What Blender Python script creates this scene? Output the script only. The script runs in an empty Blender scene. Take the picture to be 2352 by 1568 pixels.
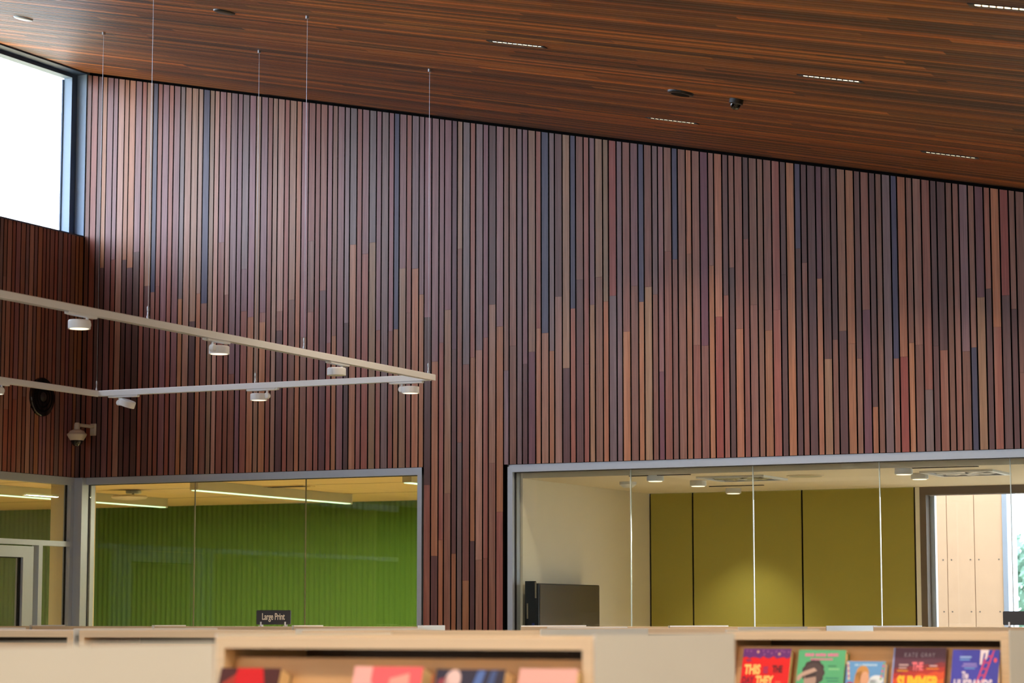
import bpy, math, random
from mathutils import Vector, Matrix

scene = bpy.context.scene
col = scene.collection
random.seed(11)

# ------------------------------------------------------------------ camera
EYE = 1.5
PITCH, YAW = 0.114798, -0.452380
cp, sp, cy, sy = math.cos(PITCH), math.sin(PITCH), math.cos(YAW), math.sin(YAW)
fwd = Vector((sy*cp, cy*cp, sp)); rgt = Vector((cy, -sy, 0)); upv = rgt.cross(fwd)
cam_d = bpy.data.cameras.new('camera')
cam_d.lens = 85.0; cam_d.sensor_width = 36.0; cam_d.sensor_fit = 'HORIZONTAL'
cam_d.clip_start = 0.05; cam_d.clip_end = 500
cam_d.dof.use_dof = True; cam_d.dof.focus_distance = 12.6; cam_d.dof.aperture_fstop = 5.6
cam = bpy.data.objects.new('camera', cam_d); col.objects.link(cam)
cam.matrix_world = Matrix(((rgt.x, upv.x, -fwd.x, 0), (rgt.y, upv.y, -fwd.y, 0),
                           (rgt.z, upv.z, -fwd.z, EYE), (0, 0, 0, 1)))
scene.camera = cam

# ------------------------------------------------------------------ world, sun, exposure
world = bpy.data.worlds.new('overcast_sky'); scene.world = world
world.use_nodes = True
bg = world.node_tree.nodes['Background']
bg.inputs[0].default_value = (0.79, 0.845, 1.0, 1); bg.inputs[1].default_value = 8.2
sun_d = bpy.data.lights.new('hazy_sun', 'SUN')
sun_d.energy = 1.2; sun_d.angle = math.radians(75); sun_d.color = (0.86, 0.93, 1.0)
sun = bpy.data.objects.new('hazy_sun', sun_d); col.objects.link(sun)
sun.location = (-30, -10, 20)
sun.rotation_euler = Vector((0.70, 0.62, -0.30)).to_track_quat('-Z', 'Y').to_euler()
def portal(name, loc, direction, w, h):
    # guides daylight sampling through a window opening; it gives off no light of its own
    d = bpy.data.lights.new(name, 'AREA'); d.shape = 'RECTANGLE'; d.size = w; d.size_y = h
    d.cycles.is_portal = True
    o = bpy.data.objects.new(name, d); col.objects.link(o); o.location = loc
    o.rotation_euler = Vector(direction).to_track_quat('-Z', 'Z' if abs(direction[2]) < 0.5 else 'Y').to_euler()
    return o
portal('daylight_portal', (-9.56, 4.1, 4.54), (1, 0, 0), 17.4, 1.2)
portal('daylight_portal', (-2.7, 15.05, 1.3), (0, -1, 0), 3.4, 2.2)
portal('daylight_portal', (-4.9, -4.75, 2.1), (0, 1, 0), 4.4, 3.8)
scene.view_settings.view_transform = 'Standard'
scene.view_settings.look = 'None'
scene.view_settings.exposure = 0.08
scene.view_settings.gamma = 1.0
scene.view_settings.use_curve_mapping = False
scene.cycles.max_bounces = 6
scene.cycles.use_light_tree = False
scene.cycles.diffuse_bounces = 3
scene.cycles.glossy_bounces = 3
scene.cycles.transmission_bounces = 2
scene.cycles.transparent_max_bounces = 14
scene.cycles.adaptive_threshold = 0.045
scene.cycles.caustics_reflective = False
scene.cycles.caustics_refractive = False
scene.cycles.sample_clamp_indirect = 6.0

# ------------------------------------------------------------------ constants of the place
YW = 12.8387          # face of the slats on the back wall
XL = -9.3531          # face of the slats on the left wall
SL, CZ0 = -0.20452, 3.1721      # underside of the raked ceiling: z = CZ0 + SL*x
XR, YF = 2.6, -4.5    # right wall and the wall behind the camera
def ceil_z(x): return CZ0 + SL*x

# ------------------------------------------------------------------ material helpers
def srgb(r, g, b, a=1.0):
    f = lambda c: (c/255/12.92) if c/255 <= 0.04045 else ((c/255+0.055)/1.055)**2.4
    return (f(r), f(g), f(b), a)

def new_mat(name):
    m = bpy.data.materials.new(name); m.use_nodes = True
    nt = m.node_tree
    return m, nt, nt.nodes['Principled BSDF']

def plain(name, rgb, rough=0.5, metal=0.0, spec=0.5, noise=0.06, nscale=40.0, emit=None, estr=0.0, bump=0.0):
    m, nt, b = new_mat(name)
    b.inputs['Roughness'].default_value = rough
    b.inputs['Metallic'].default_value = metal
    b.inputs['Specular IOR Level'].default_value = spec
    c = srgb(*rgb)
    if noise > 0:
        tc = nt.nodes.new('ShaderNodeTexCoord')
        n = nt.nodes.new('ShaderNodeTexNoise'); n.inputs['Scale'].default_value = nscale
        n.inputs['Detail'].default_value = 4
        nt.links.new(tc.outputs['Object'], n.inputs['Vector'])
        mx = nt.nodes.new('ShaderNodeMixRGB'); mx.blend_type = 'MIX'
        mx.inputs[1].default_value = tuple(v*(1-noise) for v in c[:3])+(1,)
        mx.inputs[2].default_value = tuple(min(1, v*(1+noise)) for v in c[:3])+(1,)
        nt.links.new(n.outputs['Fac'], mx.inputs[0])
        nt.links.new(mx.outputs[0], b.inputs['Base Color'])
        if bump > 0:
            bp = nt.nodes.new('ShaderNodeBump'); bp.inputs['Strength'].default_value = bump
            bp.inputs['Distance'].default_value = 0.002
            nt.links.new(n.outputs['Fac'], bp.inputs['Height'])
            nt.links.new(bp.outputs[0], b.inputs['Normal'])
    else:
        b.inputs['Base Color'].default_value = c
    if emit:
        b.inputs['Emission Color'].default_value = srgb(*emit)
        b.inputs['Emission Strength'].default_value = estr
    return m

def emission(name, rgb, strength):
    m = bpy.data.materials.new(name); m.use_nodes = True
    nt = m.node_tree; nt.nodes.clear()
    e = nt.nodes.new('ShaderNodeEmission'); o = nt.nodes.new('ShaderNodeOutputMaterial')
    e.inputs[0].default_value = srgb(*rgb); e.inputs[1].default_value = strength
    nt.links.new(e.outputs[0], o.inputs[0])
    return m

def glass(name, tint=(0.95, 0.97, 0.95), ior=1.45, gloss=1.0):
    m = bpy.data.materials.new(name); m.use_nodes = True
    nt = m.node_tree; nt.nodes.clear()
    o = nt.nodes.new('ShaderNodeOutputMaterial')
    t = nt.nodes.new('ShaderNodeBsdfTransparent'); t.inputs[0].default_value = (*tint, 1)
    g = nt.nodes.new('ShaderNodeBsdfGlossy'); g.inputs['Roughness'].default_value = 0.0
    g.inputs[0].default_value = (gloss, gloss, gloss, 1)
    # Schlick reflectance, the same from either side of the sheet
    ge = nt.nodes.new('ShaderNodeNewGeometry')
    dt = nt.nodes.new('ShaderNodeVectorMath'); dt.operation = 'DOT_PRODUCT'
    nt.links.new(ge.outputs['Incoming'], dt.inputs[0]); nt.links.new(ge.outputs['Normal'], dt.inputs[1])
    ab = nt.nodes.new('ShaderNodeMath'); ab.operation = 'ABSOLUTE'; nt.links.new(dt.outputs['Value'], ab.inputs[0])
    om = nt.nodes.new('ShaderNodeMath'); om.operation = 'SUBTRACT'; om.inputs[0].default_value = 1.0; nt.links.new(ab.outputs[0], om.inputs[1])
    pw = nt.nodes.new('ShaderNodeMath'); pw.operation = 'POWER'; pw.inputs[1].default_value = 5.0; nt.links.new(om.outputs[0], pw.inputs[0])
    r0 = ((ior-1)/(ior+1))**2
    fr = nt.nodes.new('ShaderNodeMath'); fr.operation = 'MULTIPLY_ADD'; fr.inputs[1].default_value = 1-r0; fr.inputs[2].default_value = r0
    nt.links.new(pw.outputs[0], fr.inputs[0])
    mx = nt.nodes.new('ShaderNodeMixShader')
    nt.links.new(fr.outputs[0], mx.inputs[0]); nt.links.new(t.outputs[0], mx.inputs[1])
    nt.links.new(g.outputs[0], mx.inputs[2]); nt.links.new(mx.outputs[0], o.inputs[0])
    return m

def wood(name, axis='Z', source='OBJECT', rough=0.42, base=(180, 140, 100), streak=0.36, freq=1.0, spec=0.5, sap=0.65):
    """Timber with grain along one axis; the piece colour comes from the object, a colour attribute or a constant."""
    m, nt, b = new_mat(name)
    b.inputs['Roughness'].default_value = rough
    b.inputs['Specular IOR Level'].default_value = spec
    tc = nt.nodes.new('ShaderNodeTexCoord')
    oi = nt.nodes.new('ShaderNodeObjectInfo')
    off = nt.nodes.new('ShaderNodeMath'); off.operation = 'MULTIPLY'; off.inputs[1].default_value = 37.0
    nt.links.new(oi.outputs['Random'], off.inputs[0])
    add = nt.nodes.new('ShaderNodeVectorMath'); add.operation = 'ADD'
    nt.links.new(tc.outputs['Object'], add.inputs[0]); nt.links.new(off.outputs[0], add.inputs[1])
    def grain(across, along, detail):
        mp = nt.nodes.new('ShaderNodeMapping')
        s = [across*freq]*3; s['XYZ'.index(axis)] = along*freq
        mp.inputs['Scale'].default_value = s
        nt.links.new(add.outputs[0], mp.inputs['Vector'])
        n = nt.nodes.new('ShaderNodeTexNoise'); n.inputs['Scale'].default_value = 1.0
        n.inputs['Detail'].default_value = detail; n.inputs['Distortion'].default_value = 0.4
        nt.links.new(mp.outputs[0], n.inputs['Vector'])
        return n
    fine, broad = grain(260, 5, 3), grain(34, 0.9, 1)
    if source == 'OBJECT':
        csrc = oi.outputs['Color']
    elif source == 'ATTR':
        a = nt.nodes.new('ShaderNodeAttribute'); a.attribute_name = 'Col'; csrc = a.outputs['Color']
    else:
        rgb = nt.nodes.new('ShaderNodeRGB'); rgb.outputs[0].default_value = srgb(*base); csrc = rgb.outputs[0]
    r1 = nt.nodes.new('ShaderNodeMapRange'); r1.inputs[1].default_value = 0.25; r1.inputs[2].default_value = 0.75
    r1.inputs[3].default_value = 1-streak; r1.inputs[4].default_value = 1+streak*0.6
    nt.links.new(fine.outputs['Fac'], r1.inputs[0])
    mul = nt.nodes.new('ShaderNodeMixRGB'); mul.blend_type = 'MULTIPLY'; mul.inputs[0].default_value = 1
    nt.links.new(csrc, mul.inputs[1]); nt.links.new(r1.outputs[0], mul.inputs[2])
    # broad bands of paler or darker timber in one board
    r2 = nt.nodes.new('ShaderNodeMapRange'); r2.inputs[1].default_value = 0.5; r2.inputs[2].default_value = 0.72
    r2.inputs[3].default_value = 0.0; r2.inputs[4].default_value = sap
    nt.links.new(broad.outputs['Fac'], r2.inputs[0])
    hsv = nt.nodes.new('ShaderNodeHueSaturation'); hsv.inputs['Hue'].default_value = 0.503
    hsv.inputs['Saturation'].default_value = 0.86; hsv.inputs['Value'].default_value = 1.28
    nt.links.new(mul.outputs[0], hsv.inputs['Color'])
    mx = nt.nodes.new('ShaderNodeMixRGB')
    nt.links.new(r2.outputs[0], mx.inputs[0]); nt.links.new(mul.outputs[0], mx.inputs[1]); nt.links.new(hsv.outputs[0], mx.inputs[2])
    nt.links.new(mx.outputs[0], b.inputs['Base Color'])
    bp = nt.nodes.new('ShaderNodeBump'); bp.inputs['Strength'].default_value = 0.15; bp.inputs['Distance'].default_value = 0.001
    nt.links.new(fine.outputs['Fac'], bp.inputs['Height']); nt.links.new(bp.outputs[0], b.inputs['Normal'])
    return m

M = {}
M['slat'] = wood('slat_timber', 'Z', 'OBJECT', rough=0.40, spec=0.55)
M['slat_attr'] = wood('slat_timber_field', 'Z', 'ATTR', rough=0.40, spec=0.55)
M['batten'] = wood('ceiling_timber', 'X', 'ATTR', rough=0.48, spec=0.36, sap=0.30)
M['slat_edge_shade'] = plain('shaded_slat_edge', (12, 8, 7), rough=0.8, spec=0.15)  # shade of the gaps, put into the colour of the slat sides
M['black'] = plain('black_backing', (7, 7, 7), rough=0.8, spec=0.1)
M['black_metal'] = plain('black_metal', (22, 22, 24), rough=0.4)
M['frame'] = plain('grey_aluminium', (178, 187, 199), rough=0.38, metal=0.3, noise=0.03)
M['frame_dark'] = plain('slate_frame', (62, 84, 112), rough=0.5, noise=0.03)
M['reveal'] = plain('slate_reveal', (150, 176, 206), rough=0.6, noise=0.03)
M['gasket'] = plain('black_gasket', (18, 19, 18), rough=0.6)
M['glass'] = glass('interior_glass')
M['glass_out'] = glass('outer_glass', (0.97, 0.985, 0.98))
M['seal_dark'] = plain('amber_silicone', (120, 112, 84), rough=0.3, noise=0.0)
M['seal'] = plain('clear_silicone', (205, 215, 210), rough=0.25, spec=0.7)
M['white'] = plain('white_powder_coat', (222, 224, 226), rough=0.38, noise=0.02)
M['white_lam'] = plain('white_laminate', (202, 202, 198), rough=0.4, noise=0.02, nscale=6)
M['steel'] = plain('steel_cable', (170, 172, 176), rough=0.3, metal=0.8, noise=0.0)
M['ply'] = wood('plywood', 'X', 'CONST', rough=0.45, base=(214, 186, 148), streak=0.10, sap=0.25, freq=0.5)
M['ply_shaded'] = wood('plywood_display_shaded', 'X', 'CONST', rough=0.5, base=(196, 150, 98), streak=0.12, sap=0.2, freq=0.5)  # same plywood in a darker tone: shade put into the colour
M['back_dark'] = plain('dark_back_panel', (92, 78, 64), rough=0.7)  # shadow put into the shelf-back colour; also serves the dark window frames
M['carpet'] = plain('carpet', (150, 138, 122), rough=0.95, noise=0.15, nscale=200, spec=0.1)
M['bounce_floor'] = plain('pale_bounce_floor', (214, 190, 150), rough=0.6, noise=0.06, nscale=10)  # unseen pale floor, added to bounce light onto the room ceilings
M['paint'] = plain('warm_white_paint', (226, 214, 190), rough=0.8, noise=0.03, nscale=8)
M['paint_room'] = plain('cream_paint', (242, 234, 214), rough=0.8, noise=0.03, nscale=8)
M['ceiling_white'] = plain('white_ceiling', (224, 212, 188), rough=0.85, noise=0.02)
M['ceiling_ply'] = wood('plywood_ceiling', 'Y', 'CONST', rough=0.6, base=(222, 196, 142), streak=0.10, sap=0.2, freq=0.4)
M['green'] = plain('green_felt', (62, 90, 33), rough=0.95, noise=0.16, nscale=260, spec=0.1, bump=0.4)
M['olive'] = plain('olive_panel', (152, 142, 64), rough=0.75, noise=0.05, nscale=180, spec=0.2)
M['column'] = plain('cream_pier', (236, 214, 160), rough=0.75, noise=0.03)
M['lens'] = emission('lamp_lens', (255, 240, 205), 1.6)
M['led'] = emission('led_cell', (255, 232, 190), 9.0)
M['tube'] = emission('linear_tube', (214, 255, 190), 2.0)
M['down'] = emission('downlight_lens', (255, 236, 196), 2.0)
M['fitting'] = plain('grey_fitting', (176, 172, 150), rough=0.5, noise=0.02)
M['screen'] = plain('screen', (62, 52, 44), rough=0.35, noise=0.05)
M['clt'] = plain('pale_timber_cladding', (214, 176, 140), rough=0.6, noise=0.06, nscale=14)
M['ground'] = plain('outdoor_ground', (150, 158, 140), rough=0.95, noise=0.2, nscale=3)
M['leaf'] = plain('leaf', (118, 150, 132), rough=0.6, noise=0.25, nscale=9)
M['bark'] = plain('bark', (110, 96, 84), rough=0.9, noise=0.2)
M['pages'] = plain('book_pages', (236, 206, 152), rough=0.8, noise=0.05, nscale=300)
M['sign'] = plain('charcoal_sign', (62, 60, 60), rough=0.5, noise=0.03)
M['sign_text'] = plain('cream_lettering', (250, 236, 205), rough=0.5, noise=0.0)
M['clip'] = plain('clear_acrylic', (225, 228, 230), rough=0.15, spec=0.8, noise=0.0)
M['grey_disc'] = plain('pale_grey_disc', (176, 186, 196), rough=0.35, noise=0.02)
M['camera_white'] = plain('aged_white_plastic', (205, 196, 178), rough=0.45, noise=0.03)
M['dome'] = plain('smoked_dome', (8, 9, 12), rough=0.08, spec=0.8, noise=0.0)
M['sticker'] = plain('pale_sticker', (150, 138, 116), rough=0.6, noise=0.0)
M['blue_port'] = plain('blue_socket', (28, 44, 120), rough=0.5, noise=0.0)
def flat(rgb):
    k = 'ink_%d_%d_%d' % rgb
    if k not in M: M[k] = plain(k, rgb, rough=0.38, noise=0.0, spec=0.5)
    return M[k]

# ------------------------------------------------------------------ mesh helpers
def link(o, parent=None):
    col.objects.link(o)
    if parent: o.parent = parent
    return o

def mesh_obj(name, verts, faces, mat, parent=None, loc=None, smooth=False):
    me = bpy.data.meshes.new(name); me.from_pydata([tuple(v) for v in verts], [], faces)
    me.materials.append(mat); me.validate(); me.update()
    if smooth:
        for p in me.polygons: p.use_smooth = True
    o = bpy.data.objects.new(name, me)
    if loc is not None: o.location = loc
    return link(o, parent)

def tag(o, label=None, cat=None, group=None, kind=None):
    if label: o['label'] = label
    if cat: o['category'] = cat
    if group: o['group'] = group
    if kind: o['kind'] = kind
    return o

def struct(o): o['kind'] = 'structure'; return o

def empty(name, loc=(0, 0, 0), rz=0.0):
    o = bpy.data.objects.new(name, None); o.location = loc; o.rotation_euler = (0, 0, rz)
    o.empty_display_size = 0.1
    return link(o)

BOXF = [(0, 3, 2, 1), (4, 5, 6, 7), (0, 1, 5, 4), (1, 2, 6, 5), (2, 3, 7, 6), (3, 0, 4, 7)]
class MB:
    def __init__(s): s.v = []; s.f = []; s.sm = False
    def box(s, x0, x1, y0, y1, z0, z1):
        n = len(s.v)
        s.v += [(x0, y0, z0), (x1, y0, z0), (x1, y1, z0), (x0, y1, z0), (x0, y0, z1), (x1, y0, z1), (x1, y1, z1), (x0, y1, z1)]
        s.f += [tuple(n+i for i in q) for q in BOXF]; return s
    def prism(s, pts, axis, a, b):
        """Extrude a polygon (list of 2D points, counter-clockwise) along an axis from a to b."""
        n = len(s.v); k = len(pts)
        def P(p, t):
            return {'X': (t, p[0], p[1]), 'Y': (p[0], t, p[1]), 'Z': (p[0], p[1], t)}[axis]
        s.v += [P(p, a) for p in pts]+[P(p, b) for p in pts]
        s.f += [tuple(n+i for i in reversed(range(k))), tuple(n+k+i for i in range(k))]
        s.f += [(n+i, n+(i+1) % k, n+k+(i+1) % k, n+k+i) for i in range(k)]
        return s
    def lathe(s, prof, c=(0, 0, 0), seg=24, axis='Z', cap=True):
        n = len(s.v); k = len(prof)
        for r, h in prof:
            for i in range(seg):
                a = 2*math.pi*i/seg; u, w = r*math.cos(a), r*math.sin(a)
                p = {'Z': (u, w, h), 'X': (h, u, w), 'Y': (u, h, w)}[axis]
                s.v.append((c[0]+p[0], c[1]+p[1], c[2]+p[2]))
        for j in range(k-1):
            for i in range(seg):
                s.f.append((n+j*seg+i, n+j*seg+(i+1) % seg, n+(j+1)*seg+(i+1) % seg, n+(j+1)*seg+i))
        if cap:
            s.f.append(tuple(n+i for i in reversed(range(seg))))
            s.f.append(tuple(n+(k-1)*seg+i for i in range(seg)))
        return s
    def tube(s, p, q, r, seg=8):
        p, q = Vector(p), Vector(q); d = (q-p).normalized()
        a = d.orthogonal().normalized(); b = d.cross(a); n = len(s.v)
        for c in (p, q):
            for i in range(seg):
                t = 2*math.pi*i/seg; s.v.append(tuple(c+a*r*math.cos(t)+b*r*math.sin(t)))
        s.f += [(n+i, n+(i+1) % seg, n+seg+(i+1) % seg, n+seg+i) for i in range(seg)]
        s.f += [tuple(n+i for i in reversed(range(seg))), tuple(n+seg+i for i in range(seg))]
        return s
    def build(s, name, mat, parent=None, loc=None, smooth=False):
        return mesh_obj(name, s.v, s.f, mat, parent, loc, smooth)

def box(name, x0, x1, y0, y1, z0, z1, mat, parent=None):
    return MB().box(x0, x1, y0, y1, z0, z1).build(name, mat, parent)

def bevel(o, w=0.002, seg=2):
    m = o.modifiers.new('bevel', 'BEVEL'); m.width = w; m.segments = seg; m.limit_method = 'ANGLE'
    return o

def auto_smooth(o, ang=35):
    for p in o.data.polygons: p.use_smooth = True
    m = o.modifiers.new('edges', 'EDGE_SPLIT'); m.split_angle = math.radians(ang)
    return o

# ------------------------------------------------------------------ SETTING: floors, shell of the hall
struct(box('floor', XL-8, XR+0.3, YF-0.3, 19.0, -0.2, 0.0, M['carpet']))
struct(box('wall_right', XR, XR+0.2, YF, YW+0.3, 0, 3.2, M['paint']))
wf = MB().box(XL-0.3, -7.0, YF-0.2, YF, 0, 5.6).box(-2.8, XR+0.2, YF-0.2, YF, 0, 5.6).box(-7.0, -2.8, YF-0.2, YF, 3.9, 5.6).box(-7.0, -2.8, YF-0.2, YF, 0, 0.3)
struct(wf.build('wall_front', M['paint']))
# glazed front behind the camera: the daylight that falls on the slats and the frames
w6 = struct(empty('window_6', (-4.9, YF, 0.3)))
box('head_frame', -2.1, 2.1, -0.16, -0.06, 3.54, 3.6, M['frame_dark'], w6)
box('sill_frame', -2.1, 2.1, -0.16, -0.06, 0.0, 0.06, M['frame_dark'], w6)
for k in range(4):
    x = -2.1+k*1.4
    box('mullion', max(-2.1, x-0.03), min(2.1, x+0.03), -0.16, -0.06, 0.06, 3.54, M['frame_dark'], w6)
    if k < 3: box('pane', x+0.03, x+1.37, -0.115, -0.107, 0.06, 3.54, M['glass_out'], w6)

# ceiling: dark backing plane carrying a field of timber battens
th = math.atan(SL)
ceil_bk = MB()
def ceil_prism(mb, x0, x1, y0, y1, d0, d1):
    """a slab that follows the rake: d0..d1 above the underside plane"""
    n = len(mb.v)
    for d in (d0, d1):
        for (x, y) in ((x0, y0), (x1, y0), (x1, y1), (x0, y1)):
            mb.v.append((x, y, ceil_z(x)+d))
    mb.f += [tuple(n+i for i in q) for q in BOXF]
ceil_prism(ceil_bk, XL-0.4, XR+0.3, YF-0.2, YW+0.3, 0.022, 0.25)
ceiling = struct(ceil_bk.build('ceiling', M['black']))

TIMBER = [(166, 108, 76), (146, 86, 72), (136, 90, 76), (154, 114, 90), (126, 100, 102), (98, 64, 62),
          (138, 94, 98), (108, 64, 76), (74, 68, 94), (168, 122, 106), (156, 76, 66)]   # tan, red-brown, brown, khaki, grey, dark, mauve, plum, navy, pale, red
WIDE = [1, 0, 0, 1, 0, 1, 0, 1, 1, 0]     # wide and narrow slats repeat in this order
SW, SN, SG = 0.042, 0.0286, 0.00832
def vary(c, k=0.10):
    f = 1+random.uniform(-k, k)
    return tuple(max(0, min(255, v*f*(1+random.uniform(-0.03, 0.03)))) for v in c)

# ceiling battens: hundreds of thin strips, each only a few pixels across in the picture
cb_v, cb_f, cb_c = [], [], []
y = YW-0.03; k = 0
CEILPAL = [(154, 88, 28), (138, 76, 22), (118, 64, 20), (174, 104, 36), (112, 66, 28), (90, 52, 22), (146, 90, 42)]
while y > 4.0:
    w = SW if WIDE[k % 10] else SN
    x = XL-random.uniform(0, 2.0)
    while x < XR:
        x2 = min(XR, x+random.uniform(1.2, 3.2)); xa = max(x, XL-0.02)
        if x2 > xa+0.05:
            n = len(cb_v)
            for d in (0.0, 0.02):
                for (px, py) in ((xa, y-w), (x2-0.0008, y-w), (x2-0.0008, y), (xa, y)):
                    cb_v.append((px, py, ceil_z(px)+d))
            cb_f += [tuple(n+i for i in q) for q in BOXF]
            cb_c += [srgb(*vary(random.choice(CEILPAL), 0.24))]*6
        x = x2
    y -= w+SG; k += 1
field = mesh_obj('batten_field', cb_v, cb_f, M['batten'], ceiling)
ca = field.data.color_attributes.new('Col', 'FLOAT_COLOR', 'CORNER')
for p in field.data.polygons:
    for li in p.loop_indices: ca.data[li].color = cb_c[p.index]
field['kind'] = 'stuff'
cb2 = MB(); ceil_prism(cb2, XL-0.02, XR, YF, y, 0.0, 0.02)
near_ceil = cb2.build('ceiling_lining', wood('ceiling_timber_plain', 'X', 'CONST', base=(130, 80, 46), rough=0.4), ceiling)

# back wall: black backing with an opening left and right of a pier, then the slats
OPZ = 2.416                # underside of the slats over the glazing
LWX1 = -6.843              # right edge of the left opening
RWX0 = -6.282              # left edge of the right opening
RWX1 = -1.05               # right edge of the right opening
yb0, yb1 = YW+0.036, YW+0.20
bw = MB()
def wall_prism(mb, x0, x1, z0):
    n = len(mb.v)
    for yy in (yb0, yb1):
        mb.v += [(x0, yy, z0), (x1, yy, z0), (x1, yy, ceil_z(x1)+0.1), (x0, yy, ceil_z(x0)+0.1)]
    mb.f += [(n, n+1, n+2, n+3), (n+7, n+6, n+5, n+4), (n, n+4, n+5, n+1), (n+1, n+5, n+6, n+2), (n+2, n+6, n+7, n+3), (n+3, n+7, n+4, n)]
wall_prism(bw, XL-0.2, LWX1, OPZ-0.004); wall_prism(bw, LWX1, RWX0, 0.0)
wall_prism(bw, RWX0, RWX1, OPZ-0.004); wall_prism(bw, RWX1, XR+0.1, 0.0)
wall_back = struct(bw.build('wall_back', M['black']))

# for each slat from the left: the timber colours of its lengths from the top down, and the heights of the joints in mm
SLAT_COLOURS = [
    [1], [5], [0, 5], [6], [6, 1], [9], [0, 5], [0, 5], [6, 5], [1], [3, 5], [8, 2],
    [1, 1], [6], [1], [6], [4, 0], [9], [3, 5], [9, 0], [8, 2], [3], [9], [6, 1],
    [9, 1], [6, 1], [6], [4, 6, 1], [6, 0], [3], [6, 2, 0], [1], [3], [9, 2, 5], [1], [3, 2],
    [0], [6, 2], [1, 2, 1], [1], [1, 5], [6, 1], [2, 0], [6], [4, 5], [4, 0], [1], [6, 1],
    [4, 3], [6, 1], [4], [6, 1], [8, 0], [6, 3], [1, 1], [4, 0], [6, 0], [6, 5, 1], [6, 0, 5], [6, 1, 0],
    [6, 3, 2], [7, 5, 0], [3, 2, 4], [4, 2, 0], [1, 0, 5], [4, 9, 3], [6, 1, 1], [5, 3, 2], [6, 0, 1], [2, 4], [2, 2], [4],
    [6, 5], [3, 7], [1, 0], [8, 3], [4, 0], [5, 9], [3, 5], [8, 1], [2, 5], [1, 1], [6, 3], [3, 2],
    [3, 0], [10, 4], [4], [2, 0], [6, 2], [8, 0], [2, 3], [4, 2], [6, 7], [2, 1], [8, 2], [2],
    [0, 0], [2, 1], [7, 2], [2, 0], [0, 10], [5, 1], [2, 5], [2, 0], [5, 1], [2, 2], [2], [2, 0],
    [1, 1], [5, 5], [0], [8, 5], [5, 2], [5], [7, 0], [5, 3], [5, 2], [3, 5], [0, 0], [5, 2],
    [1, 7], [5, 0], [2], [4], [8, 2], [0, 10], [2, 0], [2, 2], [1, 4], [5, 5], [5, 1], [2],
    [2], [4, 2], [2, 8], [7, 3], [1, 5], [0, 1], [10, 5], [2, 5], [2, 2], [3],
]
SLAT_JOINTS = [
    [], [], [3777], [], [3825], [], [3818], [3764], [3863], [],
    [3636], [3594], [3628], [], [], [], [3538], [], [3388], [3564],
    [3499], [], [], [3882], [3544], [3038], [], [3699, 3432], [3392], [],
    [3416, 3355], [], [], [3417, 3295], [], [3483], [], [3245], [3844, 3399], [],
    [3528], [3200], [3242], [], [3317], [3802], [], [3739], [3806], [3261],
    [], [3251], [3260], [3632], [3356], [3625], [3464], [3321, 2308], [3050, 1882], [3162, 1977],
    [3360, 2254], [3118, 1894], [3726, 2555], [3023, 1735], [3063, 1967], [3105, 1855], [3178, 1865], [3375, 2426], [3240, 2136], [2974],
    [3119], [], [3007], [3077], [3215], [3185], [3076], [3397], [2970], [3321],
    [3489], [2988], [3336], [3496], [3350], [3381], [], [3166], [3431], [3335],
    [3420], [3373], [2922], [3620], [3570], [], [3596], [3065], [3060], [3520],
    [3221], [3343], [3499], [3146], [3659], [3278], [], [3128], [3242], [3439],
    [], [3583], [3500], [], [3404], [2949], [3055], [3101], [3027], [2943],
    [3212], [2670], [], [], [2933], [2940], [3015], [3001], [2753], [2991],
    [2966], [], [], [2953], [2972], [3245], [3289], [3077], [3247], [3170],
    [2823], [],
]
X0 = -9.30784
def slat_mesh(x0, x1, z0, z1, slope, dz=0.0):
    """box in the slat's own frame (origin at its lower left front corner); the top follows the rake when it reaches the ceiling"""
    w = x1-x0; h0 = z1-z0
    za, zb = (ceil_z(x0)-0.014-z0, ceil_z(x1)-0.014-z0) if slope else (h0, h0)
    d = 0.034
    return [(0, 0, 0), (w, 0, 0), (w, d, 0), (0, d, 0), (0, 0, za), (w, 0, zb), (w, d, zb), (0, d, za)], BOXF
def shade_edges(o, front):  # all faces but the front take the painted gap shade
    o.data.materials.append(M['slat_edge_shade'])
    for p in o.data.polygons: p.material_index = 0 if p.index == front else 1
x = X0; off_mb = []
for i in range(176):
    w = SW if WIDE[i % 10] else SN
    x0, x1 = x, x+w; x = x1+SG
    if x0 > 0.0: break
    pier = x0 > LWX1-0.005 and x1 < RWX0+0.005
    zbot = 0.0 if (pier or x0 > RWX1) else OPZ
    if i < len(SLAT_COLOURS):
        codes, js = SLAT_COLOURS[i], [v/1000 for v in SLAT_JOINTS[i]]
    else:
        codes, js = [random.randrange(7), random.randrange(6)], [random.uniform(2.9, 3.3)]
    bounds = [None]+js+[zbot]
    for c, (hi, lo) in zip(codes, zip(bounds[:-1], bounds[1:])):
        dy = random.uniform(-0.0008, 0.0008)
        lo2 = lo+(0.0007 if lo != zbot else 0)
        v, f = slat_mesh(x0, x1, lo2, hi if hi else 5, hi is None)
        if i < len(SLAT_COLOURS):
            o = mesh_obj('slat', v, f, M['slat'], wall_back, (x0, YW+dy, lo2))
            shade_edges(o, 2)
            o.color = srgb(*vary(TIMBER[c], 0.07))
        else:
            off_mb.append(([(a[0]+x0, a[1]+YW, a[2]+lo2) for a in v], srgb(*vary(TIMBER[c], 0.08))))
def joined_slats(name, pieces, parent, mat):
    vs, fs, cs = [], [], []
    for v, c in pieces:
        n = len(vs); vs += v; fs += [tuple(n+i for i in q) for q in BOXF]; cs += [c]*6
    o = mesh_obj(name, vs, fs, mat, parent)
    a = o.data.color_attributes.new('Col', 'FLOAT_COLOR', 'CORNER')
    for p in o.data.polygons:
        for li in p.loop_indices: a.data[li].color = cs[p.index]
    o['kind'] = 'stuff'
    return o
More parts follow.
